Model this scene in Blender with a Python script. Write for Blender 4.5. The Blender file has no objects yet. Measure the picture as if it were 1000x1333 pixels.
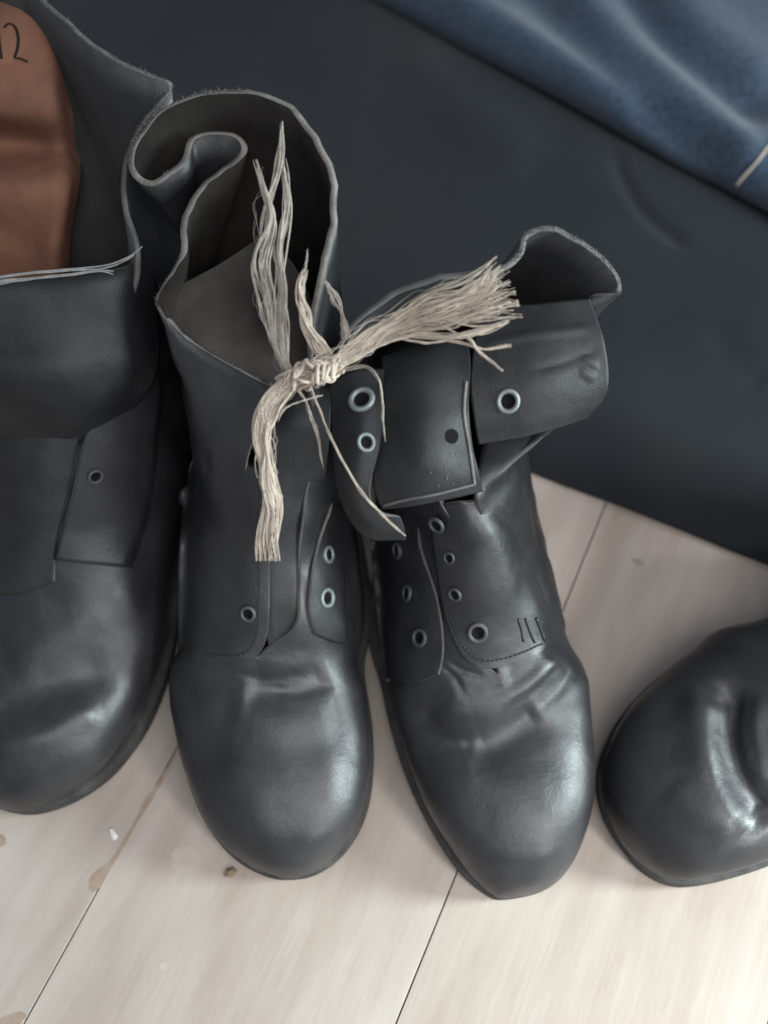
import bpy, bmesh, math, random
import numpy as np
from mathutils import Vector
from mathutils.bvhtree import BVHTree
from mathutils import noise as mnoise
random.seed(7); RNG = np.random.default_rng(7)
scene = bpy.context.scene
COL = scene.collection
R = math.radians

# ------------------------------------------------------------------ camera, world, light, exposure
CAM_H, FOC, PITCH = 0.58, 1350.0, R(62)
cam = bpy.data.cameras.new('camera'); cam_ob = bpy.data.objects.new('camera', cam); COL.objects.link(cam_ob)
cam_ob.location = (0, 0, CAM_H); cam_ob.rotation_euler = (R(90) - PITCH, 0, 0)
cam.sensor_fit = 'VERTICAL'; cam.sensor_height = 24; cam.lens = 24 * FOC / 1333
cam.clip_start = 0.01; cam.clip_end = 50
cam.dof.use_dof = True; cam.dof.focus_distance = 0.49; cam.dof.aperture_fstop = 3.0
scene.camera = cam_ob

world = bpy.data.worlds.new('World'); scene.world = world; world.use_nodes = True
bg = world.node_tree.nodes['Background']; bg.inputs[0].default_value = (0.80, 0.87, 1.0, 1); bg.inputs[1].default_value = 0.34

def area(name, loc, target, sx, sy, power, col):
    l = bpy.data.lights.new(name, 'AREA'); l.shape = 'RECTANGLE'; l.size = sx; l.size_y = sy; l.energy = power; l.color = col
    o = bpy.data.objects.new(name, l); COL.objects.link(o); o.location = loc
    o.rotation_euler = (Vector(target) - Vector(loc)).to_track_quat('-Z', 'Y').to_euler(); return o
area('window_light', (1.1, 0.05, 0.50), (0.0, 0.12, 0.0), 0.26, 0.60, 25, (0.84, 0.98, 0.99))
area('room_light', (0.30, -0.50, 1.35), (0.1, 0.0, 0.0), 1.0, 0.8, 12.5, (1.0, 0.975, 0.96))
sp = bpy.data.lights.new('window_beam', 'SPOT'); sp.energy = 100; sp.spot_size = R(26); sp.spot_blend = 1.0; sp.shadow_soft_size = 0.16; sp.color = (1, .99, .97)
spo = bpy.data.objects.new('window_beam', sp); COL.objects.link(spo); spo.location = (1.1, -0.9, 1.0)
spo.rotation_euler = (Vector((0.24, -0.03, 0)) - Vector((1.1, -0.9, 1.0))).to_track_quat('-Z', 'Y').to_euler()
sp2 = bpy.data.lights.new('window_glare', 'SPOT'); sp2.energy = 30; sp2.spot_size = R(9); sp2.spot_blend = 1.0; sp2.shadow_soft_size = 0.05; sp2.color = (1, 1, 1)
spo2 = bpy.data.objects.new('window_glare', sp2); COL.objects.link(spo2); spo2.location = (1.2, 0.35, 0.9)
spo2.rotation_euler = (Vector((0.275, 0.262, 0)) - Vector((1.2, 0.35, 0.9))).to_track_quat('-Z', 'Y').to_euler()
scene.view_settings.view_transform = 'Standard'; scene.view_settings.look = 'None'
scene.view_settings.exposure = 0.0; scene.view_settings.gamma = 1.0

# ------------------------------------------------------------------ helpers
FW = np.array([0, math.cos(PITCH), -math.sin(PITCH)]); UP = np.array([0, math.sin(PITCH), math.cos(PITCH)]); RT = np.array([1.0, 0, 0])
EYE = np.array([0, 0, CAM_H])
def ray(u, v): return FW + RT * (u - 500) / FOC + UP * (666.5 - v) / FOC
def P(u, v, z):
    """world point at height z seen at photo position u, v"""
    d = ray(u, v); return EYE + d * ((z - CAM_H) / d[2])
def pix(pts):
    q = np.asarray(pts) - EYE; dz = q @ FW
    return np.stack([500 + FOC * (q @ RT) / dz, 666.5 - FOC * (q @ UP) / dz], -1)

def cr(K, n, keys=None):
    """Catmull-Rom through the rows of K, resampled to n rows (keys = parameter of every row)"""
    K = np.asarray(K, float); m = len(K)
    if keys is None: keys = np.linspace(0, 1, m)
    keys = np.asarray(keys, float); q = np.linspace(keys[0], keys[-1], n) if np.isscalar(n) else np.asarray(n)
    i = np.clip(np.searchsorted(keys, q, side='right') - 1, 0, m - 2)
    h = keys[i + 1] - keys[i]; s = (q - keys[i]) / h
    T = np.zeros_like(K)
    for j in range(m):
        if j == 0: T[j] = (K[1] - K[0]) / (keys[1] - keys[0])
        elif j == m - 1: T[j] = (K[-1] - K[-2]) / (keys[-1] - keys[-2])
        else: T[j] = (K[j + 1] - K[j - 1]) / (keys[j + 1] - keys[j - 1])
    sh = (-1,) + (1,) * (K.ndim - 1); s = s.reshape(sh); h = h.reshape(sh)
    s2, s3 = s * s, s * s * s
    return (2*s3 - 3*s2 + 1) * K[i] + (s3 - 2*s2 + s) * h * T[i] + (-2*s3 + 3*s2) * K[i + 1] + (s3 - s2) * h * T[i + 1]

def arc(K, n):
    K = np.asarray(K, float); d = np.r_[0, np.cumsum(np.linalg.norm(np.diff(K, axis=0), axis=1))]
    fine = cr(K, 24 * len(K), d / d[-1]); d = np.r_[0, np.cumsum(np.linalg.norm(np.diff(fine, axis=0), axis=1))]
    q = np.linspace(0, d[-1], n); return np.stack([np.interp(q, d, fine[:, k]) for k in range(fine.shape[1])], -1)

def loft(curves, m, n, even=True):
    """curves of (u,v,z) photo positions with heights -> m x n grid in the world"""
    C3 = [arc([P(*p) for p in c], n) if even else cr([P(*p) for p in c], n) for c in curves]
    return cr(np.array(C3), m)

def normals(G):
    du = np.gradient(G, axis=0); dv = np.gradient(G, axis=1)
    N = np.cross(du, dv); return N / (np.linalg.norm(N, axis=-1, keepdims=True) + 1e-12)

def smoothN(G, k=1, axis=(0, 1)):
    for _ in range(k):
        if 0 in axis: G[1:-1] = (G[:-2] + 2 * G[1:-1] + G[2:]) / 4
        if 1 in axis: G[:, 1:-1] = (G[:, :-2] + 2 * G[:, 1:-1] + G[:, 2:]) / 4
    return G

def wrinkle(G, amp, scale, seed=0.0, sgn=1):
    N = normals(G)
    for i in range(G.shape[0]):
        for j in range(G.shape[1]):
            p = Vector(G[i, j]) * scale + Vector((seed, seed * 1.7, 0)); G[i, j] += N[i, j] * sgn * amp * mnoise.fractal(p, 1.0, 2.1, 2)
    return G

def crease(G, strokes, N, facing=True):
    """push the surface along its normals by folds drawn as photo polylines (points, width px, depth m)"""
    uv = pix(G.reshape(-1, 3)); D = np.zeros(len(uv))
    for pts, w, dep in strokes:
        L = arc(pts, 40); a, b = L[:-1], L[1:]
        best = np.full(len(uv), 1e9); tt = np.zeros(len(uv))
        for k in range(len(a)):
            e = b[k] - a[k]; t = np.clip(((uv - a[k]) @ e) / (e @ e + 1e-9), 0, 1)
            dd = np.linalg.norm(uv - (a[k] + t[:, None] * e), axis=1); m = dd < best; best[m] = dd[m]; tt[m] = (k + t[m]) / len(a)
        D += dep * np.exp(-(best / w) ** 2) * np.clip(np.sin(np.pi * np.clip(tt, .02, .98)) * 2.2, 0, 1)
    Nf = N.reshape(-1, 3)
    if facing: D *= np.clip((Nf @ (EYE - G.reshape(-1, 3).mean(0)) / 0.5) * 2, 0, 1)
    return G + (Nf * D[:, None]).reshape(G.shape)

def link(name, me, mats, parent=None, origin=None):
    for m in (mats if isinstance(mats, (list, tuple)) else [mats]): me.materials.append(m)
    o = bpy.data.objects.new(name, me); COL.objects.link(o)
    if origin is not None: o.location = origin
    if parent is not None: o.parent = parent
    return o

def root_of(o):
    v = np.zeros(3)
    while o is not None: v = v + np.array(o.location); o = o.parent
    return v

def mesh(name, V, F, mats, parent=None, smooth=True, loc=None):
    """V in world coordinates; stored relative to the parent (or to loc for a top-level mesh)"""
    V = np.asarray(V, float).reshape(-1, 3)
    off = root_of(parent) if parent is not None else (np.array(loc) if loc is not None else np.zeros(3))
    me = bpy.data.meshes.new(name); me.from_pydata((V - off).tolist(), [], F); me.update()
    if smooth: me.polygons.foreach_set('use_smooth', [True] * len(me.polygons))
    return link(name, me, mats, parent, None if parent is not None else off)

def gridF(m, n, flip=False, skip=None):
    F = []
    for i in range(m - 1):
        for j in range(n - 1):
            if skip is not None and skip[i, j]: continue
            f = (i*n + j, (i+1)*n + j, (i+1)*n + j + 1, i*n + j + 1)
            F.append(f[::-1] if flip else f)
    return F

def solid(o, th, offset=-1.0, inner=1, rim=2):
    s = o.modifiers.new('thickness', 'SOLIDIFY'); s.thickness = th; s.offset = offset
    s.material_offset = inner; s.material_offset_rim = rim; s.use_even_offset = False; return o

def sheet(name, G, mats, parent, th=0.0022, offset=0.0, inner=1, rim=2, toward=True, loc=None):
    m, n = G.shape[:2]; N = normals(G)
    flip = (np.mean(np.sum(N * (EYE - G), -1)) < 0) == toward
    # gridF winding follows du x dv
    o = mesh(name, G, gridF(m, n, flip), mats, parent, loc=loc)
    return solid(o, th, offset, inner, rim)

def tube(V, F, pts, rad, sides=6, flat=1.0):
    pts = np.asarray(pts, float); n = len(pts); rad = np.broadcast_to(rad, (n,)); b0 = len(V)
    T = np.gradient(pts, axis=0); T /= np.linalg.norm(T, axis=1, keepdims=True) + 1e-12
    ref = np.array([0.13, 0.21, 0.97])
    for i in range(n):
        a = np.cross(T[i], ref); a /= np.linalg.norm(a) + 1e-9; b = np.cross(T[i], a)
        for k in range(sides):
            w = 2 * math.pi * k / sides; V.append(pts[i] + rad[i] * (a * math.cos(w) + flat * b * math.sin(w)))
    for i in range(n - 1):
        for k in range(sides):
            k2 = (k + 1) % sides; F.append((b0 + i*sides + k, b0 + i*sides + k2, b0 + (i+1)*sides + k2, b0 + (i+1)*sides + k))
    F.append(tuple(b0 + k for k in reversed(range(sides)))); F.append(tuple(b0 + (n-1)*sides + k for k in range(sides)))

def empty(name, loc):
    o = bpy.data.objects.new(name, None); COL.objects.link(o); o.location = loc; o.empty_display_size = .05; return o
def tag(o, label=None, cat=None, group=None, kind=None):
    if label: o['label'] = label
    if cat: o['category'] = cat
    if group: o['group'] = group
    if kind: o['kind'] = kind
    return o

# ------------------------------------------------------------------ materials
def mat(name, col, rough=0.5, spec=0.5, col2=None, scale=20, rough2=None, bump=0.0, bscale=400, detail=6, stretch=None, sheen=0.0, metallic=0.0,
        spots=None, bdist=0.001, bump2=0.0, b2scale=60):
    m = bpy.data.materials.new(name); m.use_nodes = True; nt = m.node_tree; b = nt.nodes['Principled BSDF']; L = nt.links.new
    b.inputs['Base Color'].default_value = (*col, 1); b.inputs['Roughness'].default_value = rough
    b.inputs['Specular IOR Level'].default_value = spec; b.inputs['Metallic'].default_value = metallic
    if sheen: b.inputs['Sheen Weight'].default_value = sheen; b.inputs['Sheen Roughness'].default_value = .5
    tc = nt.nodes.new('ShaderNodeTexCoord'); mp = nt.nodes.new('ShaderNodeMapping'); L(tc.outputs['Object'], mp.inputs[0])
    if stretch: mp.inputs['Rotation'].default_value = stretch[0]; mp.inputs['Scale'].default_value = stretch[1]
    def nz(sc, det=detail, ro=.6):
        n = nt.nodes.new('ShaderNodeTexNoise'); n.inputs['Scale'].default_value = sc; n.inputs['Detail'].default_value = det; n.inputs['Roughness'].default_value = ro
        L(mp.outputs[0], n.inputs['Vector']); return n
    def ramp(src, p0, p1, c0, c1):
        r = nt.nodes.new('ShaderNodeValToRGB'); r.color_ramp.elements[0].position = p0; r.color_ramp.elements[1].position = p1
        r.color_ramp.elements[0].color = c0; r.color_ramp.elements[1].color = c1; L(src, r.inputs[0]); return r
    last = None
    if col2 is not None:
        r = ramp(nz(scale).outputs[0], .35, .66, (*col, 1), (*col2, 1)); last = r.outputs[0]
    if spots is not None:
        sc, lo, hi, c = spots
        r = ramp(nz(sc, 3).outputs[0], lo, hi, (0, 0, 0, 1), (1, 1, 1, 1))
        mx = nt.nodes.new('ShaderNodeMix'); mx.data_type = 'RGBA'; L(r.outputs[0], mx.inputs[0])
        if last is not None: L(last, mx.inputs[6])
        else: mx.inputs[6].default_value = (*col, 1)
        mx.inputs[7].default_value = (*c, 1); last = mx.outputs[2]
    if last is not None: L(last, b.inputs['Base Color'])
    if rough2 is not None:
        n = nz(scale * 1.7); mr = nt.nodes.new('ShaderNodeMapRange'); mr.inputs[1].default_value = .35; mr.inputs[2].default_value = .65
        mr.inputs[3].default_value = rough; mr.inputs[4].default_value = rough2; L(n.outputs[0], mr.inputs[0]); L(mr.outputs[0], b.inputs['Roughness'])
    prev = None
    for s_, sc_, d_ in ((bump, bscale, bdist), (bump2, b2scale, .004)):
        if s_:
            n = nz(sc_, 4); bp = nt.nodes.new('ShaderNodeBump'); bp.inputs['Strength'].default_value = s_; bp.inputs['Distance'].default_value = d_
            L(n.outputs[0], bp.inputs['Height'])
            if prev: L(prev, bp.inputs['Normal'])
            prev = bp.outputs[0]
    if prev: L(prev, b.inputs['Normal'])
    return m

M = {}
# colours measured as reflectances
M['leather'] = mat('black_leather', (.0145, .0145, .0165), .30, .5, (.034, .034, .037), 20, .50, .35, 1500, bdist=.0004, bump2=.12, b2scale=70)
M['leather_dull'] = mat('worn_black_leather', (.012, .0125, .015), .44, .35, (.026, .026, .027), 24, .62, .4, 1200, bdist=.0005, bump2=.15, b2scale=60)
M['lining'] = mat('dark_grey_lining', (.020, .021, .024), .85, .2, (.034, .034, .035), 35, None, .5, 900, bdist=.0006)
M['edge'] = mat('raw_leather_edge', (.12, .115, .11), .8, .25, (.22, .205, .19), 90, None, .6, 900, bdist=.0008)
M['edge_dark'] = mat('dark_leather_edge', (.085, .083, .083), .75, .3, (.14, .135, .13), 90, None, .4, 900, bdist=.0006)
M['suede'] = mat('grey_suede', (.018, .016, .015), .9, .15, (.058, .051, .046), 26, None, .6, 700, bdist=.0008, sheen=.3)
M['brown'] = mat('tan_leather_lining', (.16, .080, .060), .85, .15, (.37, .19, .12), 11, None, .3, 500, bdist=.0005)
M['lining_grey'] = mat('grey_collar_lining', (.048, .049, .051), .85, .2, (.070, .070, .070), 30, None, .6, 700, bdist=.0008)
M['lining_brown'] = mat('dark_brown_lining', (.013, .0115, .011), .85, .2, (.028, .025, .023), 26, None, .6, 800, bdist=.0007)
M['ink'] = mat('dark_ink', (.035, .022, .018), .7, .2)
M['sole'] = mat('black_rubber_sole', (.030, .030, .030), .65, .35, (.070, .069, .066), 60, .75, .4, 600, bdist=.0006)
M['metal'] = mat('eyelet_metal', (.34, .37, .37), .35, .5, (.12, .15, .15), 300, .55, .3, 900, metallic=.6)
M['enamel'] = mat('dark_eyelet_enamel', (.10, .105, .11), .38, .5, (.06, .06, .065), 300, .55, .3, 900, metallic=.35)
M['hole'] = mat('dark_hole', (.008, .008, .009), .9, .1)
M['twine'] = mat('pale_frayed_twine', (.42, .36, .305), .9, .15, (.57, .49, .41), 160, None, .5, 1500, bdist=.0004)
M['twine_grey'] = mat('grey_frayed_twine', (.27, .24, .21), .9, .15, (.42, .38, .335), 160, None, .5, 1500, bdist=.0004)
M['lace_grey'] = mat('grey_shoelace', (.20, .20, .20), .85, .2, (.30, .30, .29), 200, None, .6, 1500, bdist=.0004)
M['thread'] = mat('dark_thread', (.03, .03, .032), .7, .3)
M['cloth'] = mat('dark_slate_cloth', (.010, .0125, .0175), .88, .12, (.019, .021, .024), 4, None, .5, 1600, bdist=.0004, sheen=.12)
M['denim'] = mat('blue_denim', (.030, .048, .076), .95, .1, (.062, .085, .124), 240, None, .9, 700, bdist=.0008, spots=(60, .74, .8, (.16, .21, .30)), sheen=.2)
M['stitch'] = mat('pale_stitching', (.5, .42, .35), .8, .2)
M['stain'] = mat('brown_stain', (.30, .22, .165), .6, .3, (.38, .30, .24), 120)
M['stain_pale'] = mat('faint_stain', (.47, .41, .355), .5, .3, (.50, .45, .40), 160)
M['crumb'] = mat('brown_crumb', (.25, .18, .12), .8, .2)
M['chip'] = mat('white_chip', (.75, .74, .70), .7, .3)

def floor_mat():
    m = bpy.data.materials.new('whitewashed_plank'); m.use_nodes = True; nt = m.node_tree; b = nt.nodes['Principled BSDF']; L = nt.links.new
    tc = nt.nodes.new('ShaderNodeTexCoord'); oi = nt.nodes.new('ShaderNodeObjectInfo')
    ad = nt.nodes.new('ShaderNodeVectorMath'); ad.operation = 'MULTIPLY_ADD'; L(oi.outputs['Random'], ad.inputs[0]); ad.inputs[1].default_value = (7, 5, 3); L(tc.outputs['Object'], ad.inputs[2])
    def nz(scale, sx, det=6, ro=.6):
        mp = nt.nodes.new('ShaderNodeMapping'); mp.inputs['Scale'].default_value = sx; L(ad.outputs[0], mp.inputs[0])
        n = nt.nodes.new('ShaderNodeTexNoise'); n.inputs['Scale'].default_value = scale; n.inputs['Detail'].default_value = det; n.inputs['Roughness'].default_value = ro; L(mp.outputs[0], n.inputs['Vector']); return n
    g1 = nz(14, (2.6, .55, 1), 5, .55); g2 = nz(4, (1.6, .6, 1), 3); g3 = nz(170, (2.2, .16, 1), 5, .7)
    r1 = nt.nodes.new('ShaderNodeValToRGB'); e = r1.color_ramp.elements; e[0].position = .28; e[0].color = (.40, .345, .30, 1); e[1].position = .66; e[1].color = (.53, .48, .435, 1); L(g1.outputs[0], r1.inputs[0])
    r2 = nt.nodes.new('ShaderNodeValToRGB'); e = r2.color_ramp.elements; e[0].position = .3; e[0].color = (.86, .83, .80, 1); e[1].position = .7; e[1].color = (1, 1, 1, 1); L(g2.outputs[0], r2.inputs[0])
    r3 = nt.nodes.new('ShaderNodeValToRGB'); e = r3.color_ramp.elements; e[0].position = .25; e[0].color = (.935, .925, .915, 1); e[1].position = .6; e[1].color = (1, 1, 1, 1); L(g3.outputs[0], r3.inputs[0])
    def mul(a, c):
        x = nt.nodes.new('ShaderNodeMix'); x.data_type = 'RGBA'; x.blend_type = 'MULTIPLY'; x.inputs[0].default_value = 1; L(a, x.inputs[6]); L(c, x.inputs[7]); return x.outputs[2]
    L(mul(mul(r1.outputs[0], r2.outputs[0]), r3.outputs[0]), b.inputs['Base Color'])
    b.inputs['Roughness'].default_value = .42; b.inputs['Specular IOR Level'].default_value = .4
    bp = nt.nodes.new('ShaderNodeBump'); bp.inputs['Strength'].default_value = .25; bp.inputs['Distance'].default_value = .0006; L(g3.outputs[0], bp.inputs['Height']); L(bp.outputs[0], b.inputs['Normal'])
    return m
M['floor'] = floor_mat()

# ------------------------------------------------------------------ floor
PD = np.array([0.4145, 0.9100, 0]); PN = np.array([0.9100, -0.4145, 0]); PW = 0.1699
A0 = P(515, 1333, 0) @ PN
ANG = math.atan2(PD[1], PD[0]) - math.pi / 2
floor = mesh('floor', [(-2.2, -1.6, -.012), (2.2, -1.6, -.012), (2.2, 2.8, -.012), (-2.2, 2.8, -.012)], [(0, 1, 2, 3)], mat('joint_dark', (.22, .17, .14), .9, .1), smooth=False, loc=(0, 0, 0))
tag(floor, 'whitewashed wooden plank floor under the boots', kind='structure')
plank_me = bpy.data.meshes.new('plank'); bm = bmesh.new()
bmesh.ops.create_cube(bm, size=1)
for v in bm.verts: v.co = (v.co.x * (PW - .0007), v.co.y * 1.298, v.co.z * .0115 - .00575)
bmesh.ops.bevel(bm, geom=[e for e in bm.edges if all(v.co.z > -.001 for v in e.verts)], offset=.0003, segments=1, affect='EDGES')
bm.to_mesh(plank_me); bm.free(); plank_me.materials.append(M['floor'])
planks = {}
for i in range(-8, 9):
    s = -.75 + .1 * ((i * 5) % 4)
    for k in range(-1, 3):
        c = PN * (A0 + (i + .5) * PW) + PD * (s + 1.3 * (k + .5))
        if abs(c[0]) > 2.4 or c[1] < -2.2 or c[1] > 2.9: continue
        o = bpy.data.objects.new('plank', plank_me); COL.objects.link(o); o.location = c; o.rotation_euler.z = ANG; o.parent = floor
        planks[(i, k)] = o

def blob(name, pts, z, m, label=None, h=.0003):
    ring = arc([P(u, v, z) for u, v in pts + [pts[0]]], 40)[:-1]
    ring = ring - [0, 0, z - .00012] + RNG.normal(0, .00018, ring.shape) * [1, 1, 0]
    c = ring.mean(0); V = list(ring) + list(ring * [1, 1, 0] + [0, 0, .00001]) + [c]; n = len(ring)
    F = [tuple(range(n))] + [(k, k+n, (k+1) % n + n, (k+1) % n) for k in range(n)]
    return mesh(name, V, F, m, floor, smooth=False)
blob('chipped_edge', [(236, 970), (222, 998), (202, 1034), (186, 1060), (168, 1092), (148, 1126), (127, 1160), (118, 1163), (116, 1148), (121, 1137), (140, 1124), (158, 1098), (180, 1060), (187, 1042), (204, 1022), (211, 1008), (224, 988)], .0004, M['stain'])
blob('chipped_edge', [(26, 1334), (34, 1322), (28, 1317), (8, 1322), (-6, 1334)], .0004, M['stain'])
blob('stain', [(225, 1106), (240, 1101), (258, 1108), (262, 1122), (250, 1134), (232, 1134), (223, 1122)], .0004, M['stain_pale'])
blob('stain', [(206, 1254), (214, 1253), (216, 1260), (209, 1263)], .0004, M['stain_pale'])
blob('stain', [(-4, 1084), (7, 1090), (6, 1099), (-4, 1103)], .0004, M['stain'])
blob('stain', [(822, 727), (833, 727), (839, 734), (830, 737)], .0004, M['stain'])

def lump(name, u, v, rx, ry, h, m, label, cat, rot=0):
    bm = bmesh.new(); bmesh.ops.create_icosphere(bm, subdivisions=3, radius=1)
    for w in bm.verts:
        n = mnoise.noise(w.co * 1.7 + Vector((u, v, 0))); w.co *= 1 + .35 * n
        w.co = Vector((w.co.x * rx, w.co.y * ry, (w.co.z + .6) * h))
    me = bpy.data.meshes.new(name); bm.to_mesh(me); bm.free(); me.polygons.foreach_set('use_smooth', [True] * len(me.polygons))
    o = link(name, me, m, None, P(u, v, 0)); o.rotation_euler.z = rot; return tag(o, label, cat)
lump('crumb', 301, 1136, .0032, .0022, .0016, M['crumb'], 'small brown crumb on the floor below the toe of the second boot from left', 'crumb', .3)
lump('paint_chip', 148, 1086, .0016, .0036, .0008, M['chip'], 'tiny white chip lying beside the brown worn plank joint', 'chip', .5)

# ------------------------------------------------------------------ dark cloth and jeans
def cloth():
    a, b = P(630, 592, .003), P(1010, 740, .003); e = (b - a) / np.linalg.norm(b - a); nrm = np.array([-e[1], e[0], 0])
    S = np.r_[np.linspace(-1.3, -.1, 90), np.linspace(-.095, .33, 200), np.linspace(.34, .75, 30)]; T = np.r_[np.linspace(0, .02, 14), np.linspace(.0225, .5, 240), np.linspace(.51, .75, 24), np.linspace(.8, 1.7, 14)]
    G = np.zeros((len(S), len(T), 3))
    for i, s in enumerate(S):
        wob = .0035 * mnoise.noise(Vector((s * 6, 3, 0))) + .0010 * mnoise.noise(Vector((s * 25, 3, 0)))
        for j, t in enumerate(T):
            z = .0035 + .0075 * (1 - math.exp(-t / .010)) + .012 * (1 - math.exp(-t / .25)) * (1 + .6 * mnoise.noise(Vector((s * 3.1, t * 4, 1.3)))) + .0015 * mnoise.noise(Vector((s * 14, t * 9, 4)))
            G[i, j] = a + e * s + nrm * (t + wob) + [0, 0, z - .0035 if z > .0035 else 0]
    N = np.zeros_like(G); N[..., 2] = 1
    G = crease(G, [([(798, 190), (812, 232), (835, 272), (868, 302), (900, 325)], 10, -.0024), 
                   ([(930, 420), (960, 470), (1000, 500)], 24, -.0012), ([(520, 60), (600, 140), (700, 220)], 40, .003)], N, False)
    o = sheet('dark_cloth', G, [M['cloth']] * 3, None, .003, -1, loc=(G[160, 60, 0], G[160, 60, 1], 0))
    tag(o, 'large dark slate cloth spread over the floor behind the boots', 'cloth')
cloth()

def jeans():
    a, b = P(500, -2, .028), P(1000, 268, .028); e = (b - a) / np.linalg.norm(b - a); nrm = np.array([-e[1], e[0], 0])
    S = np.linspace(-.25, .62, 150); T = np.r_[np.linspace(0, .03, 16), np.linspace(.0365, .42, 160)]
    G = np.zeros((len(S), len(T), 3))
    for i, s in enumerate(S):
        wob = .004 * mnoise.noise(Vector((s * 8, 9, 0)))
        for j, t in enumerate(T):
            z = .022 + .026 * math.sqrt(max(0, 1 - (1 - min(t / .028, 1)) ** 2)) + .007 * mnoise.noise(Vector((s * 2.2, t * 7, 2.3))) * min(1, t / .03)
            G[i, j] = a * [1, 1, 0] + e * s + nrm * (t + wob) + [0, 0, z]
    N = np.zeros_like(G); N[..., 2] = 1
    G = crease(G, [([(640, -60), (720, 10), (800, 85), (880, 155), (960, 225)], 34, -.010), ([(720, -50), (790, 40), (870, 110), (940, 175), (1010, 235)], 28, .010),
                   ([(800, -50), (860, 40), (930, 100), (1010, 160)], 24, -.011), ([(840, -60), (930, 50), (1020, 110)], 38, .007),
                   ([(560, -20), (700, 60), (850, 150)], 26, .006)], N, False)
    r = empty('blue_jeans', (G[80, 40, 0], G[80, 40, 1], .03))
    tag(r, 'folded blue denim jeans leg lying on the dark cloth at the top right', 'jeans')
    o = sheet('denim_leg', G, [M['denim']] * 3, r, .0016, -1)
    bv = BVHTree.FromPolygons([tuple(p) for p in G.reshape(-1, 3)], gridF(*G.shape[:2]))
    V, F = [], []
    pts = arc([(958, 243), (968, 230), (984, 213), (1004, 186), (1024, 160)], 40); k = 0
    W = []
    for u, v in pts:
        h = bv.ray_cast(Vector(EYE), Vector(ray(u, v)).normalized())
        W.append(np.array(h[0]) + [0, 0, .0006] if h[0] else P(u, v, .04))
    tube(V, F, W, .0009, 5); mesh('seam_stitching', V, F, M['stitch'], r)
    W = [w + np.array([.006, .0035, 0]) for w in W]; V, F = [], []
    tube(V, F, W, .0022, 8, .5); mesh('hem_seam', V, F, M['denim'], r)
jeans()

# ------------------------------------------------------------------ boots
def lumpy(p, i, rowc, amp, seed):
    up = min(1, max(0, (i - rowc) / 14)); q = Vector(p)
    a = mnoise.fractal(q * 28 + Vector((seed, 0, 0)), 1.0, 2.1, 2) * amp * (1 + .9 * up)
    r = 1 - abs(mnoise.noise(Vector((q.x * 55 + seed, q.y * 55, q.z * 30)))) * 2.2
    return min(1, i / 14) * (a + up * .0010 * max(0, r)) - up * .0004

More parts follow.
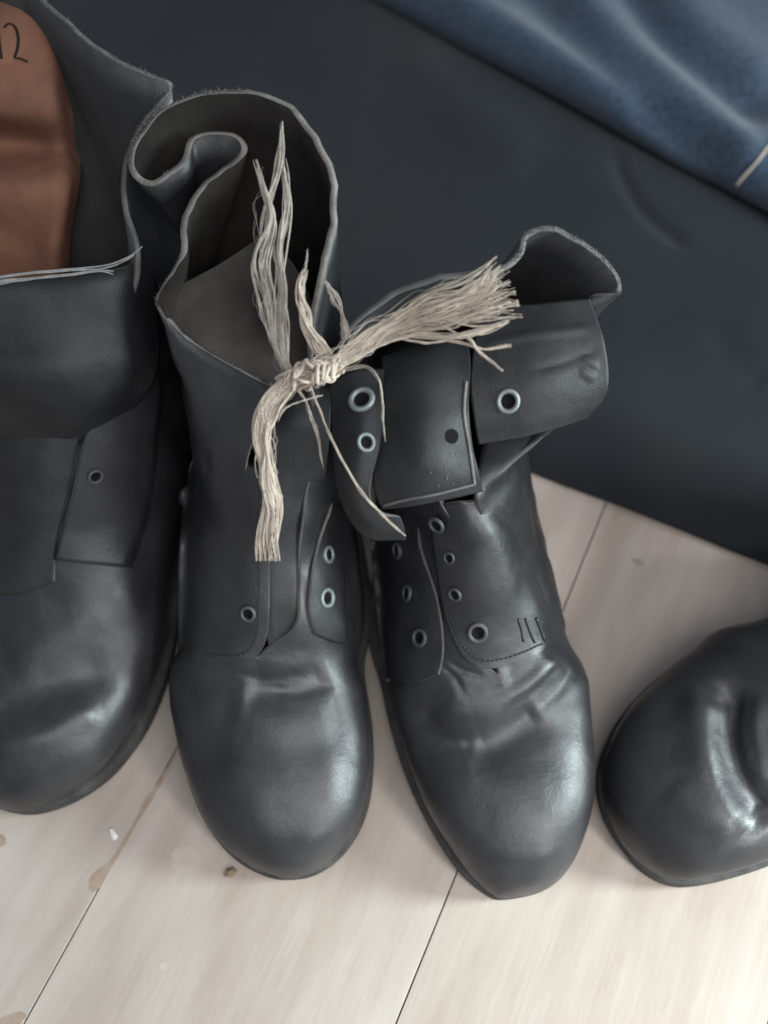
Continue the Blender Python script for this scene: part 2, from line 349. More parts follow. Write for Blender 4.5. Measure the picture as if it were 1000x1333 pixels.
class Boot:
    """a boot: frame on the floor (toe point T, direction d from toe to heel), outline and cross-section rings"""
    def __init__(s, name, label, tip, ang, outL, outR, tail, zo=.015):
        s.T = P(*tip, 0); s.d = np.array([math.sin(R(ang)), math.cos(R(ang)), 0]); s.r = np.array([s.d[1], -s.d[0], 0])
        def loc(o): return sorted([(float((P(u, v, zo) - s.T) @ s.d), float((P(u, v, zo) - s.T) @ s.r)) for u, v in o])
        s.L = [(l, -x) for l, x in loc(outL)] + [(l, w) for l, w in tail]; s.Rr = loc(outR) + [(l, w) for l, w in tail]
        s.root = empty(name, tuple(s.T + s.d * .14)); s.label = label
        tag(s.root, label, 'boot', 'black leather boots on the floor')
    def w(s, side, l):
        t = sorted(s.L if side < 0 else s.Rr); t0 = min(s.L[0][0], s.Rr[0][0]); cx = (s.Rr[0][1] - s.L[0][1]) / 2; sg = -cx if side < 0 else cx
        t = [(t0 - .0006, sg)] + t; q = [max(b - sg, 0) ** 2 for _, b in t]
        return float(sg + math.sqrt(np.interp(l, [a for a, _ in t], q)))
    def at(s, l, x, z): return s.T + s.d * l + s.r * x + np.array([0, 0, z])
    def ring(s, k, N, gap=True):
        lF, zF, lB, zB, wL, wR, gL, gR, p = k; t0 = min(s.L[0][0], s.Rr[0][0]); lF += t0 * max(0, 1 - lF / .03); lB += t0 * max(0, 1 - lB / .03)
        if lF < .0005 + t0: cx = (s.w(1, t0 + .0004) - s.w(-1, t0 + .0004)) / 2; wL = .003 - cx; wR = .003 + cx
        ts = np.linspace(0, 1, N); q0 = .36; lm = lB + (lF - lB) * q0
        if wL is None: wL = s.w(-1, lm) - .0004
        if wR is None: wR = s.w(1, lm) - .0004
        wc = (wR - wL) / 2; wh = max((wL + wR) / 2, 1e-4)
        aL = math.asin(min(.95, max(0, (gL + wc) / wh))) / (2*math.pi) if gap and (gL or gR) else 0
        aR = math.asin(min(.95, max(0, (gR - wc) / wh))) / (2*math.pi) if gap and (gL or gR) else 0
        out = []
        for t in ts:
            a = 2*math.pi * (aL + t * (1 - aL - aR)); sn, cs = math.sin(a), math.cos(a)
            x = wc - wh * math.copysign(abs(sn) ** (2/p), sn)
            q = q0 + (1 - q0) * abs(cs) ** (2/p) if cs > 0 else q0 - q0 * abs(cs) ** (2/3.4)
            out.append(s.at(lB + (lF - lB) * q, x, zB + (zF - zB) * q))
        return np.array(out)
    def build(s, rings, rim, NN=150, rows=7, creases=(), mats=None, th=.0026, amp=.0012, lastrows=None, seed=1.0):
        keys = [s.ring(k, NN) for k in rings]
        if rim is not None:
            for rr in rim:
                t = [p[0] for p in rr]; keys.append(cr([P(*p[1:]) for p in rr], np.linspace(0, 1, NN), t))
        G = cr(np.array(keys), rows * (len(keys) - 1) + 1)
        s.m, s.n = G.shape[:2]
        cen = G.mean(1, keepdims=True); N = normals(G); sg = 1 if np.mean(np.sum(N * (G - cen), -1)) > 0 else -1
        N = N * sg
        # closed seam in front: average normals of the two edges
        nc = len([k for k in rings if not (k[6] or k[7])]); rowc = rows * (nc - 1)
        av = (N[:rowc+1, 0] + N[:rowc+1, -1]) / 2; av /= np.linalg.norm(av, axis=-1, keepdims=True); N[:rowc+1, 0] = av; N[:rowc+1, -1] = av
        G2 = crease(G, creases, N)
        for i in range(G.shape[0]):
            for j in range(G.shape[1]):
                p = G[i, j]; G2[i, j] += N[i, j] * lumpy(p, i, rowc, amp, seed)
        G2[:rowc+1, -1] = G2[:rowc+1, 0]
        lump_ = lambda A, B: np.array([[lumpy(A[i, j], i, rowc, amp, seed) for j in range(A.shape[1])] for i in range(A.shape[0])])[..., None] * B
        F = gridF(s.m, s.n, sg < 0); V = G2.reshape(-1, 3)
        # weld the closed front seam and cap the toe
        mp = {i * s.n + s.n - 1: i * s.n for i in range(rowc + 1)}
        F = [tuple(mp.get(i, i) for i in f) for f in F]
        cap = list(range(s.n - 1)); F.append(tuple(cap if sg > 0 else cap[::-1]))
        o = mesh('upper', V, F, mats or [M['leather'], M['lining'], M['edge_dark']], s.root); solid(o, th, -1)
        s.G = G2; s.N = N
        # the closed last, for laying parts on
        last = np.array([s.ring(k, NN, False) for k in rings]); Lg = cr(last, rows * (len(rings) - 1) + 1); cen = Lg.mean(1, keepdims=True)
        Nl = normals(Lg); Nl *= 1 if np.mean(np.sum(Nl * (Lg - cen), -1)) > 0 else -1
        Nl[:, 0] = Nl[:, -1] = (Nl[:, 0] + Nl[:, -1]) / 2
        bumps = lump_(Lg, Nl); Lg = crease(Lg, creases, Nl) + bumps; Lg[:, -1] = Lg[:, 0]; s.last = BVHTree.FromPolygons([tuple(p) for p in Lg.reshape(-1, 3)], gridF(*Lg.shape[:2]))
        s.surf = BVHTree.FromPolygons([tuple(p) for p in V], [f for f in F if len(f) == 4])
        return o
    def hit(s, u, v, bv=None):
        d = Vector(ray(u, v)).normalized(); h = (bv or s.last).ray_cast(Vector(EYE), d)
        if h[0] is None: return None, None
        n = h[1]; n = -n if n.dot(d) > 0 else n
        return np.array(h[0]), np.array(n)
    def hit2(s, u, v):
        p, n = s.hit(u, v, s.surf); q, k = s.hit(u, v)
        if p is not None and (q is None or np.linalg.norm(p - q) < .014): return p, n
        return q, k
    def row(s, pts, off, n=30):
        out = []
        for u, v in arc(pts, n):
            p, q = s.hit(u, v)
            if p is not None: out.append(p + q * off)
        return arc(out, n)
    def drape(s, name, curves, off=.0022, m=40, n=26, th=.0022, mats=None, bv=None, sm=4, bulge=0.0, sink=''):
        uv = cr(np.array([arc(c, n) for c in curves]), m)
        H = np.full((m, n, 3), np.nan); NN = np.zeros((m, n, 3))
        for i in range(m):
            for j in range(n):
                p, q = s.hit(*uv[i, j], bv) if bv != 2 else s.hit2(*uv[i, j])
                if p is not None: H[i, j] = p; NN[i, j] = q
        bad = np.isnan(H[..., 0])
        if bad.any():
            dist = np.linalg.norm(H - EYE, axis=-1); good = np.argwhere(~bad)
            for i, j in np.argwhere(bad):
                g = good[np.argmin(((good - [i, j]) ** 2).sum(1))]; d = ray(*uv[i, j]); d = d / np.linalg.norm(d)
                H[i, j] = EYE + d * dist[g[0], g[1]]; NN[i, j] = NN[g[0], g[1]]
        smoothN(H, sm); smoothN(NN, sm + 3); NN /= np.linalg.norm(NN, axis=-1, keepdims=True)
        wt = np.sin(np.linspace(0, np.pi, m))[:, None] * np.sin(np.linspace(0, np.pi, n))[None]
        o_ = np.full((m, n), off) + bulge * wt; ss = lambda x: x * x * (3 - 2 * x)
        for k_, ax_ in (('T', ss(np.clip(np.linspace(0, 5, m), 0, 1))[:, None]), ('L', ss(np.clip(np.linspace(0, 4, n), 0, 1))[None]), ('R', ss(np.clip(np.linspace(4, 0, n), 0, 1))[None])):
            if k_ in sink: o_ = -.0012 + (o_ + .0012) * ax_
        H = H + NN * o_[..., None]
        return sheet(name, H, mats or [M['leather'], M['lining'], M['edge_dark']], s.root, th, -1)
    def sole(s, heel_l, toe_z=.0):
        L = np.linspace(0, 1, 90); out = []
        lmax = max(l for l, _ in s.L)
        t0L = min(l for l, _ in s.L); t0R = min(l for l, _ in s.Rr); t0 = min(t0L, t0R)
        def side(sd): return [(t0 + (lmax - t0) * (.5 - .5 * math.cos(math.pi * q)), ) for q in L]
        left = [(a[0], -s.w(-1, a[0]) - .0013) for a in side(-1)]; right = [(a[0], s.w(1, a[0]) + .0013) for a in side(1)][::-1]
        ring = np.array(left + right)
        for k in range(7): ring = (np.roll(ring, 1, 0) + 2 * ring + np.roll(ring, -1, 0)) / 4
        def ext(name, prof, mask=None):
            V, F = [], []; rr = ring
            c = rr.mean(0); n = len(rr)
            for z, inset in prof:
                for l, x in rr:
                    v = np.array([l, x]) - c; v = v * (1 - inset / np.linalg.norm(v)); l2, x2 = v + c
                    if mask is not None: l2 = max(l2, mask)
                    V.append(s.at(l2, x2, z))
            for k in range(len(prof) - 1):
                for i in range(n): F.append((k*n + i, k*n + (i+1) % n, (k+1)*n + (i+1) % n, (k+1)*n + i))
            F.append(tuple(range(n))[::-1]); F.append(tuple((len(prof)-1)*n + i for i in range(n)))
            return mesh(name, V, F, M['sole'], s.root)
        ext('welt', [(.0105, .003), (.0105, .0002), (.0118, -.0004), (.0142, -.0002), (.0150, .0012), (.0150, .006)])
        ext('sole', [(.0005, .004), (.0015, .0012), (.006, .0002), (.0102, .0002), (.0104, .003)])
    def eyelet(s, u, v, r=.0058, m='enamel', bv=None, off=.0028, squash=1.0):
        p, n = s.hit(u, v, bv)
        if p is None: return
        make_eyelet(s.root, p + n * off, n, r, m)

EY = {}
def make_eyelet(root, p, n, r, m):
    key = m
    if key not in EY:
        prof = [(1.0, -.2), (1.0, .0), (.93, .08), (.80, .12), (.68, .09), (.60, .0), (.58, -.06)]; K = 28; V, F, mi = [], [], []
        for x, z in prof:
            for k in range(K): a = 2*math.pi*k/K; V.append((x*math.cos(a), x*math.sin(a), z))
        for i in range(len(prof)-1):
            for k in range(K): F.append((i*K+k, i*K+(k+1) % K, (i+1)*K+(k+1) % K, (i+1)*K+k)); mi.append(0)
        F.append(tuple((len(prof)-1)*K + k for k in range(K))); mi.append(1)
        me = bpy.data.meshes.new('eyelet'); me.from_pydata(V, [], F); me.update(); me.materials.append(M[m]); me.materials.append(M['hole'])
        me.polygons.foreach_set('use_smooth', [True]*len(F)); me.polygons.foreach_set('material_index', mi); EY[key] = me
    o = bpy.data.objects.new('eyelet', EY[key]); COL.objects.link(o); o.parent = root; o.location = p - root_of(root)
    o.rotation_euler = Vector(n).to_track_quat('Z', 'Y').to_euler(); r *= .9; e_ = RNG.uniform(.9, 1.0); o.scale = (r * e_, r, r)

def stitch_line(bt, pts, r=.00045, seg=.003, name='stitching', mt='thread', off=.0026, bv=None):
    L = arc(pts, 200); W = []
    for u, v in L:
        p, n = bt.hit(u, v, bv)
        if p is not None: W.append(p + n * off)
    if len(W) < 5: return
    W = arc(smoothN(np.array(W)[:, None, :], 3, (0,))[:, 0], 240); d = np.r_[0, np.cumsum(np.linalg.norm(np.diff(W, axis=0), axis=1))]; V, F = [], []
    k = 0
    while k * seg < d[-1]:
        a, b = k*seg, k*seg + seg*.7; q = np.linspace(a, min(b, d[-1]), 4); tube(V, F, np.stack([np.interp(q, d, W[:, c]) for c in range(3)], -1), r, 4); k += 1
    mesh(name, V, F, M[mt], bt.root)

def std_rings(top=True, g=((0, 0),) * 7, sc=1.0, lean=0.0, tz=None):
    """lF, zF, lB, zB, wL, wR, gapL, gapR, exponent"""
    V = [(-.0002, .020, .0000, .0150, .004, .004, 0, 0, 2.0), (.0010, .029, .0006, .0135, None, None, 0, 0, 2.2), (.0030, .0350, .0024, .013, None, None, 0, 0, 2.25), (.007, .0400, .006, .013, None, None, 0, 0, 2.2),
         (.015, .0475, .014, .013, None, None, 0, 0, 2.3), (.027, .0535, .027, .013, None, None, 0, 0, 2.3), (.042, .0570, .042, .013, None, None, 0, 0, 2.25),
         (.057, .0595, .057, .013, None, None, 0, 0, 2.2), (.072, .0635, .073, .013, None, None, 0, 0, 2.15), (.085, .0700, .090, .013, None, None, 0, 0, 2.1),
         (.096, .0785, .112, .013, None, None, 0, 0, 2.1)]
    return V

# ---------------- boot two (left of centre)
b2 = Boot('laced_boot', 'black leather boot with frayed twine tied at its open wavy collar, second from the left', (374, 1143), -2,
          [(232, 860), (230, 930), (242, 1000), (266, 1065), (300, 1110), (335, 1134), (362, 1142)],
          [(466, 860), (481, 930), (484, 990), (480, 1040), (466, 1080), (440, 1115), (410, 1136), (385, 1143)],
          [(.14, .050), (.20, .043), (.26, .036), (.285, .026), (.297, .010), (.300, .002)])
r2 = std_rings() + [
    (.107, .088, .140, .013, .0535, .045, .010, .008, 2.1), (.119, .100, .205, .015, .052, .042, .011, .012, 2.1), (.131, .112, .280, .024, .050, .041, .011, .013, 2.1),
    (.143, .126, .293, .055, .047, .044, .010, .016, 2.1), (.154, .143, .288, .095, .046, .041, .009, .020, 2.1), (.165, .163, .287, .130, .045, .040, .006, .022, 2.1)]
rim2 = [[(0, 362, 508, .188), (.05, 300, 476, .190), (.09, 245, 442, .195), (.12, 206, 404, .203), (.14, 203, 386, .206), (.18, 236, 334, .214), (.22, 240, 288, .220), (.26, 255, 250, .225), (.30, 290, 220, .230),
         (.33, 317, 194, .235), (.355, 300, 175, .238), (.385, 256, 180, .238), (.41, 240, 210, .235), (.435, 200, 240, .232), (.46, 171, 220, .235), (.48, 182, 178, .240), (.51, 214, 140, .245),
         (.55, 270, 117, .250), (.61, 340, 121, .252), (.67, 398, 150, .250), (.74, 430, 215, .245), (.82, 437, 290, .235), (.91, 421, 370, .222), (1.0, 410, 452, .200)]]
b2.build(r2, rim2, NN=230, seed=1.0, mats=[M['leather'], M['lining_brown'], M['edge']], th=.003,
         creases=[([(318, 893), (372, 898), (432, 880)], 22, -.0028), ([(290, 925), (360, 940), (440, 925)], 30, .0018), ([(300, 872), (345, 884), (395, 878)], 3.5, -.0007), ([(350, 900), (395, 902), (440, 888)], 4, -.0007), ([(262, 560), (258, 650), (236, 740)], 10, .002), ([(300, 560), (310, 680), (290, 800)], 26, -.002)])
b2.sole(.2)
tq = [arc([P(*p) for p in c], 40) for c in ([(352, 470, .176), (385, 466, .178), (428, 460, .176)], [(354, 520, .171), (388, 516, .174), (430, 510, .172)], [(350, 575, .161), (386, 571, .163), (428, 565, .161)])]
tq += [b2.row(c, -.0032, 40) for c in ([(347, 650), (385, 648), (424, 642)], [(344, 720), (385, 720), (414, 718)], [(343, 790), (380, 790), (412, 788)], [(350, 850), (378, 856), (406, 850)])]
sheet('tongue', wrinkle(cr(np.array(tq), 110), .0012, 36, 2.5), [M['leather_dull'], M['lining'], M['edge_dark']], b2.root, .0025, 0)
tt = np.array([arc([P(*p) for p in c], 40) for c in ([(206, 392, .2005), (236, 372, .204), (290, 342, .213), (346, 303, .222)], [(224, 418, .196), (262, 402, .200), (320, 380, .205), (385, 350, .208)], [(258, 448, .191), (310, 438, .193), (360, 425, .196), (412, 410, .196)],
    [(305, 478, .187), (335, 470, .188), (375, 458, .189), (415, 450, .188)], [(352, 502, .182), (370, 498, .182), (390, 495, .181), (420, 490, .180)])] + [arc([P(*p) for p in [(358, 530, .166), (372, 526, .166), (392, 520, .165), (418, 515, .164)]], 40)])
tt = wrinkle(cr(tt, 80), .0016, 40, 4.0)
sheet('tongue_top', tt, [M['suede']] * 2 + [M['edge']], b2.root, .0026, 0)
b2.drape('facing', [[(252, 590), (300, 590), (352, 590)], [(238, 640), (300, 635), (353, 635)], [(230, 720), (300, 715), (351, 715)], [(229, 800), (300, 800), (351, 800)], [(229, 842), (300, 845), (346, 835)], [(230, 860), (300, 862), (332, 857)]], off=.0018, th=.0018, m=56, n=40, sink='TL', sm=6, bv=2)
b2.drape('facing', [[(440, 640), (455, 640), (464, 640)], [(420, 680), (440, 680), (454, 680)], [(406, 730), (430, 735), (454, 740)], [(400, 790), (425, 800), (457, 800)], [(410, 825), (435, 835), (460, 838)]], off=.0022, th=.002, sink='TR', bv=2, mats=[M['leather_dull'], M['lining'], M['edge']])
b2.eyelet(325, 797, .0050); b2.eyelet(422, 778, .0062, 'metal'); b2.eyelet(423, 722, .0055, 'metal')
stitch_line(b2, [(340, 520), (340, 640), (338, 780), (334, 830), (318, 850), (270, 852)])

# ---------------- boot three (right of centre)
b3 = Boot('floppy_boot', 'black leather boot with its long tongue flopped forward and collar sagging to the right', (655, 1168), -7,
          [(494, 860), (510, 940), (530, 1005), (558, 1065), (592, 1120), (622, 1152), (640, 1164)],
          [(745, 860), (760, 930), (768, 1000), (767, 1050), (757, 1095), (742, 1124), (722, 1149), (704, 1160), (680, 1167)],
          [(.14, .055), (.20, .043), (.26, .035), (.285, .026), (.297, .010), (.300, .002)])
r3 = std_rings() + [
    (.106, .086, .140, .013, .045, .053, .004, .002, 2.1), (.119, .099, .205, .015, .040, .051, .004, .001, 2.1), (.131, .112, .280, .024, .041, .047, .005, .001, 2.1),
    (.143, .126, .293, .055, .041, .042, .006, .003, 2.1), (.154, .140, .288, .090, .040, .038, .012, .002, 2.1), (.163, .152, .287, .120, .042, .036, .020, .000, 2.1)]
rim3 = [[(0, 505, 500, .186), (.05, 470, 480, .188), (.10, 440, 470, .192), (.16, 455, 425, .202), (.22, 500, 390, .210), (.30, 550, 364, .218), (.38, 600, 353, .222), (.46, 650, 350, .225), (.52, 672, 330, .228),
         (.57, 684, 300, .232), (.63, 720, 292, .232), (.70, 768, 320, .226), (.76, 800, 354, .218), (.79, 806, 380, .212), (.83, 768, 388, .206), (.88, 775, 445, .186), (.92, 778, 490, .174), (.95, 755, 528, .165), (1.0, 630, 566, .155)]]
b3.build(r3, rim3, NN=230, seed=5.0, mats=[M['leather'], M['lining'], M['edge_dark']], th=.0028,
         creases=[([(600, 985), (660, 960), (720, 905), (768, 850)], 27, -.0042), ([(560, 905), (620, 925), (680, 900), (735, 835)], 28, .0032), ([(690, 935), (745, 900), (772, 870)], 18, .0028),
                  ([(650, 880), (700, 862), (735, 815)], 17, -.0025), ([(545, 925), (575, 960), (620, 975)], 16, -.002), ([(576, 868), (592, 882), (604, 902)], 3.5, -.0009), ([(584, 862), (604, 874), (630, 880)], 3.5, -.0008), ([(630, 905), (668, 890), (705, 862)], 4, -.0009), ([(655, 925), (700, 895), (738, 858)], 4, -.0008), ([(700, 925), (730, 900), (748, 872)], 3.5, -.0008), ([(640, 640), (670, 720), (700, 790)], 22, -.002), ([(690, 700), (715, 760), (740, 800)], 16, .0015)])
b3.sole(.2)
b3.drape('facing', [[(478, 690), (512, 670), (540, 668)], [(481, 730), (522, 715), (553, 722)], [(486, 780), (532, 775), (572, 780)], [(491, 840), (540, 840), (579, 840)], [(500, 884), (545, 888), (572, 878)]], off=.0018, th=.0018, m=56, n=40, sink='TL', sm=6, bv=2)
b3.drape('facing', [[(556, 660), (600, 655), (652, 650)], [(566, 700), (615, 690), (678, 690)], [(573, 750), (630, 740), (706, 745)], [(582, 805), (640, 800), (736, 800)], [(594, 838), (645, 835), (738, 824)], [(608, 858), (645, 862), (732, 836)], [(625, 868), (645, 869), (722, 842)]], off=.0024, th=.0024, m=56, n=44, sink='TR', sm=6, bv=2)
for u, v in ((522, 716), (535, 772), (550, 830)): b3.eyelet(u, v, .0056)
for u, v, r in ((572, 680, .0052), (589, 724, .0040), (596, 771, .0046), (622, 821, .0064)): b3.eyelet(u, v, r, off=.0032)
stitch_line(b3, [(590, 800), (602, 836), (630, 858), (665, 852), (702, 838)], off=.0028, seg=.0024)
for k, u in enumerate((676, 687, 700)):
    V, F = [], []; W = [p + n * .0030 for p, n in (b3.hit(u - 6 + 10*t + RNG.uniform(-1.5, 1.5), 803 + (30 + 3 * k % 5)*t) for t in np.linspace(0, 1, 3)) if p is not None]
    W = arc(W, 8) if len(W) > 1 else W
    tube(V, F, [w - np.array([0, 0, .0003]) for w in W], RNG.uniform(.0005, .0008), 8, .6); mesh('bar_tack', V, F, M['leather'], b3.root)
fl = loft([[(628, 400, .200), (700, 396, .203), (768, 388, .208)], [(618, 452, .194), (700, 445, .199), (784, 440, .199)], [(612, 500, .188), (700, 502, .191), (790, 492, .187)], [(617, 545, .180), (700, 540, .182), (783, 520, .179)], [(623, 578, .171), (700, 562, .174), (762, 543, .172)]], 60, 60)
wrinkle(fl, .0016, 30, 6.0); Nf_ = np.abs(normals(fl)) * np.sign(normals(fl)) * np.sign(np.sum(normals(fl) * (EYE - fl), -1, keepdims=True))
fl = crease(fl, [([(620, 452), (690, 438), (772, 428)], 5, .0008), ([(690, 484), (735, 472), (785, 452)], 5, -.0008), ([(758, 466), (776, 478)], 5, .0012), ([(754, 482), (772, 492)], 5, .0012)], Nf_, False)
sheet('collar_flap', fl, [M['leather_dull'], M['lining'], M['edge']], b3.root, .0032, 0)
lfb = BVHTree.FromPolygons([tuple(p) for p in fl.reshape(-1, 3)], gridF(*fl.shape[:2]))
# flopped tongue: comes up out of the boot, bends over the front and hangs down
tg = loft([[(520, 520, .130), (560, 515, .130), (600, 520, .130)], [(500, 470, .180), (555, 450, .185), (608, 452, .182)], [(503, 500, .197), (556, 480, .206), (610, 480, .200)],
           [(502, 540, .196), (556, 535, .205), (606, 530, .200)], [(492, 590, .188), (555, 590, .198), (612, 580, .192)], [(488, 630, .180), (556, 625, .190), (620, 612, .184)], [(500, 660, .172), (560, 652, .180), (625, 636, .174)]], 70, 50)
wrinkle(tg, .0022, 24, 3.0)
o = sheet('tongue', tg, [M['leather_dull'], M['leather_dull'], M['edge']], b3.root, .0042, 0)
tb = BVHTree.FromPolygons([tuple(p) for p in tg.reshape(-1, 3)], gridF(*tg.shape[:2]))
def seam_on(bt, name, pts, bv, r, mt, off=.0024):
    W = []
    for u, v in arc(pts, 60):
        p, n = bt.hit(u, v, bv)
        if p is not None: W.append(p + n * off)
    if len(W) > 4:
        V, F = [], []; tube(V, F, arc(smoothN(np.array(W)[:, None, :], 4, (0,))[:, 0], 70), r, 6); mesh(name, V, F, M[mt], bt.root)
seam_on(b3, 'binding', [(604, 500), (601, 540), (608, 585), (614, 628)], tb, .0007, 'edge')
seam_on(b3, 'binding', [(612, 628), (560, 641), (530, 647), (502, 655)], tb, .0007, 'edge_dark')
# left facing strip with bright eyelets, standing up and curling at its foot
fs = loft([[(432, 498, .196), (465, 484, .202), (500, 482, .200)], [(434, 540, .190), (470, 535, .199), (499, 530, .198)], [(438, 590, .182), (468, 585, .192), (494, 580, .192)],
           [(444, 640, .170), (462, 638, .180), (482, 634, .182)], [(458, 676, .158), (472, 668, .168), (486, 655, .174)], [(486, 698, .148), (492, 684, .158), (498, 668, .166)], [(528, 700, .142), (526, 688, .150), (520, 672, .158)]], 60, 26)
wrinkle(fs, .0012, 40, 8.0)
sheet('facing', fs, [M['leather_dull'], M['lining'], M['edge_dark']], b3.root, .003, 0)
fb = BVHTree.FromPolygons([tuple(p) for p in fs.reshape(-1, 3)], gridF(*fs.shape[:2]))
b3.eyelet(472, 522, .0068, 'metal', fb, .0022); b3.eyelet(476, 576, .0050, 'metal', fb, .0022)
b3.eyelet(662, 522, .0066, 'metal', lfb, .0022)
p_, n_ = b3.hit(585, 568, tb)
V, F = [], []
for k in range(20): a = 2*math.pi*k/20; t1 = np.cross(n_, [0, 0, 1.0]); t1 /= np.linalg.norm(t1); t2 = np.cross(n_, t1); V.append(p_ + n_*.0025 + .0032*(t1*math.cos(a) + t2*math.sin(a)))
mesh('lace_hole', V, [tuple(range(20))], M['hole'], b3.root)

# ---------------- boot one (far left)
b1 = Boot('tan_lined_boot', 'large black leather boot with tan lining marked 12, cut off by the left edge', (20, 1057), 9,
          [(-70, 860), (-55, 930), (-40, 1000), (-15, 1040), (5, 1054)],
          [(232, 790), (214, 880), (186, 945), (140, 1005), (95, 1036), (55, 1052), (30, 1057)],
          [(.14, .058), (.20, .046), (.26, .038), (.285, .028), (.297, .010), (.300, .002)])
r1 = std_rings() + [
    (.107, .088, .140, .013, .055, .059, 0, 0, 2.2), (.119, .100, .205, .015, .050, .060, .006, .010, 2.2), (.131, .113, .280, .024, .048, .061, .012, .014, 2.2),
    (.143, .128, .293, .055, .048, .061, .013, .016, 2.2), (.156, .146, .292, .095, .049, .059, .014, .018, 2.2), (.170, .166, .295, .130, .052, .058, .014, .020, 2.1)]
rim1 = [[(0, -20, 400, .205), (.08, -90, 385, .21), (.2, -190, 300, .22), (.32, -200, 100, .235), (.42, -100, -60, .245), (.50, 0, -60, .25), (.56, 62, 2, .25), (.62, 130, 62, .248), (.68, 200, 98, .242), (.71, 226, 112, .238),
         (.75, 196, 150, .232), (.80, 166, 205, .226), (.86, 166, 262, .218), (.93, 186, 335, .206), (1.0, 165, 405, .192)]]
b1.build(r1, rim1, NN=200, seed=9.0, mats=[M['leather'], M['lining_grey'], M['edge_dark']],
         creases=[([(-20, 935), (60, 900), (150, 870)], 26, -.003), ([(-20, 975), (60, 955), (130, 915)], 20, .0025), ([(0, 860), (70, 830), (150, 790)], 26, .002)])
b1.sole(.2)
b1.drape('tongue', [[(-30, 575), (50, 560), (108, 538)], [(-20, 640), (40, 635), (92, 622)], [(-20, 700), (30, 700), (76, 695)], [(-20, 770), (30, 772), (72, 755)]],
         off=.003, th=.003, m=50, bulge=.004, sm=6, mats=[M['leather_dull'], M['lining'], M['edge_dark']])
tl = cr(np.array([arc([P(*p) for p in c], 40) for c in ([(-50, 372, .206), (60, 364, .208), (150, 350, .207), (182, 340, .196)], [(-50, 385, .207), (60, 378, .209), (155, 366, .205), (195, 356, .186)], [(-45, 440, .194), (60, 436, .197), (155, 428, .190), (205, 420, .168)], [(-40, 510, .176), (60, 508, .179), (140, 502, .172), (195, 496, .150)])] + [b1.row([(-30, 625), (50, 622), (120, 612)], -.006, 40)]), 60)
sheet('tongue_top', wrinkle(tl, .002, 26, 11.0), [M['leather_dull'], M['lining'], M['edge_dark']], b1.root, .003, 0)
b1.drape('facing', [[(152, 440), (180, 445), (214, 450)], [(150, 520), (180, 520), (214, 520)], [(112, 560), (150, 565), (214, 570)], [(98, 620), (140, 620), (210, 620)], [(84, 680), (130, 680), (200, 685)], [(74, 725), (120, 732), (180, 740)]], off=.0045, th=.003, m=50, sm=8, sink='TR')
b1.eyelet(120, 615, .0048, off=.0054)
# tan lining on the inner back wall
ln = loft([[(-60, -60, .228), (0, -60, .234), (36, -30, .232), (44, -20, 0.228), (48, -20, 0.220)], [(-60, 60, .220), (0, 60, .224), (40, 60, .226), (60, 60, 0.226), (80, 60, 0.208)], [(-60, 140, .205), (0, 140, .209), (45, 140, .212), (70, 140, 0.212), (90, 140, 0.194)],
           [(-60, 195, .172), (0, 190, .178), (50, 190, .182), (80, 195, 0.186), (100, 195, 0.168)], [(-60, 245, .182), (0, 245, .186), (50, 242, .190), (84, 240, 0.192), (104, 240, 0.174)], [(-60, 310, .155), (0, 310, .16), (40, 310, .165), (74, 310, 0.170), (94, 310, 0.152)], [(-60, 380, .125), (0, 380, .13), (40, 380, .135), (68, 380, 0.140), (88, 380, 0.122)]], 70, 40)
wrinkle(ln, .003, 18, 2.0)
sheet('lining', ln, [M['brown']] * 3, b1.root, .0018, 0)
lb = BVHTree.FromPolygons([tuple(p) for p in ln.reshape(-1, 3)], gridF(*ln.shape[:2]))
for pts in ([(-6, 52), (-1, 45), (1, 60), (4, 78)], [(7, 38), (12, 33), (20, 36), (25, 50), (24, 66), (21, 77), (28, 78), (37, 82)]):
    W = [p + n * .0012 for p, n in (b1.hit(u, v, lb) for u, v in arc(pts, 40)) if p is not None]
    if len(W) > 4: V, F = [], []; tube(V, F, W, .00075, 6, .5); mesh('inked_number', V, F, M['ink'], b1.root)

# fuzz along the torn collar edges, dust on the flopped tongue
def fuzz(bt, t0, t1, n, m):
    V, F = [], []; row = bt.G[-1]; N = bt.N[-1]; A = bt.G[-1] - bt.G[-3]; A /= np.linalg.norm(A, axis=1, keepdims=True)
    for _ in range(n):
        x = RNG.uniform(t0, t1) * (len(row) - 1); j = int(x); d = A[j] + RNG.normal(0, .6, 3); d /= np.linalg.norm(d); L = RNG.uniform(.0005, .0016)
        p = row[j] + (row[min(j+1, len(row)-1)] - row[j]) * (x - j) - N[j] * RNG.uniform(0, .0028); b = RNG.normal(0, .35, 3)
        tube(V, F, [p, p + d * L * .5 + b * L * .3, p + (d + b) * L], [.00018, .00014, .00006], 4)
    tag(mesh('frayed_edge', V, F, m, bt.root), kind='stuff')
fuzz(b2, .42, .60, 170, M['edge']); fuzz(b2, .0, .16, 60, M['edge']); fuzz(b1, .55, .80, 200, M['edge_dark']); fuzz(b3, .50, .80, 170, M['edge_dark'])
V, F = [], []
for _ in range(26):
    p, n = b3.hit(RNG.normal(590, 16), RNG.normal(608, 16), tb)
    if p is None: continue
    p = p + n * .0022; r_ = RNG.uniform(.0002, .0005); tube(V, F, [p, p + n * r_], [r_, r_ * .5], 5)
tag(mesh('dust', V, F, M['edge'], b3.root), kind='stuff')

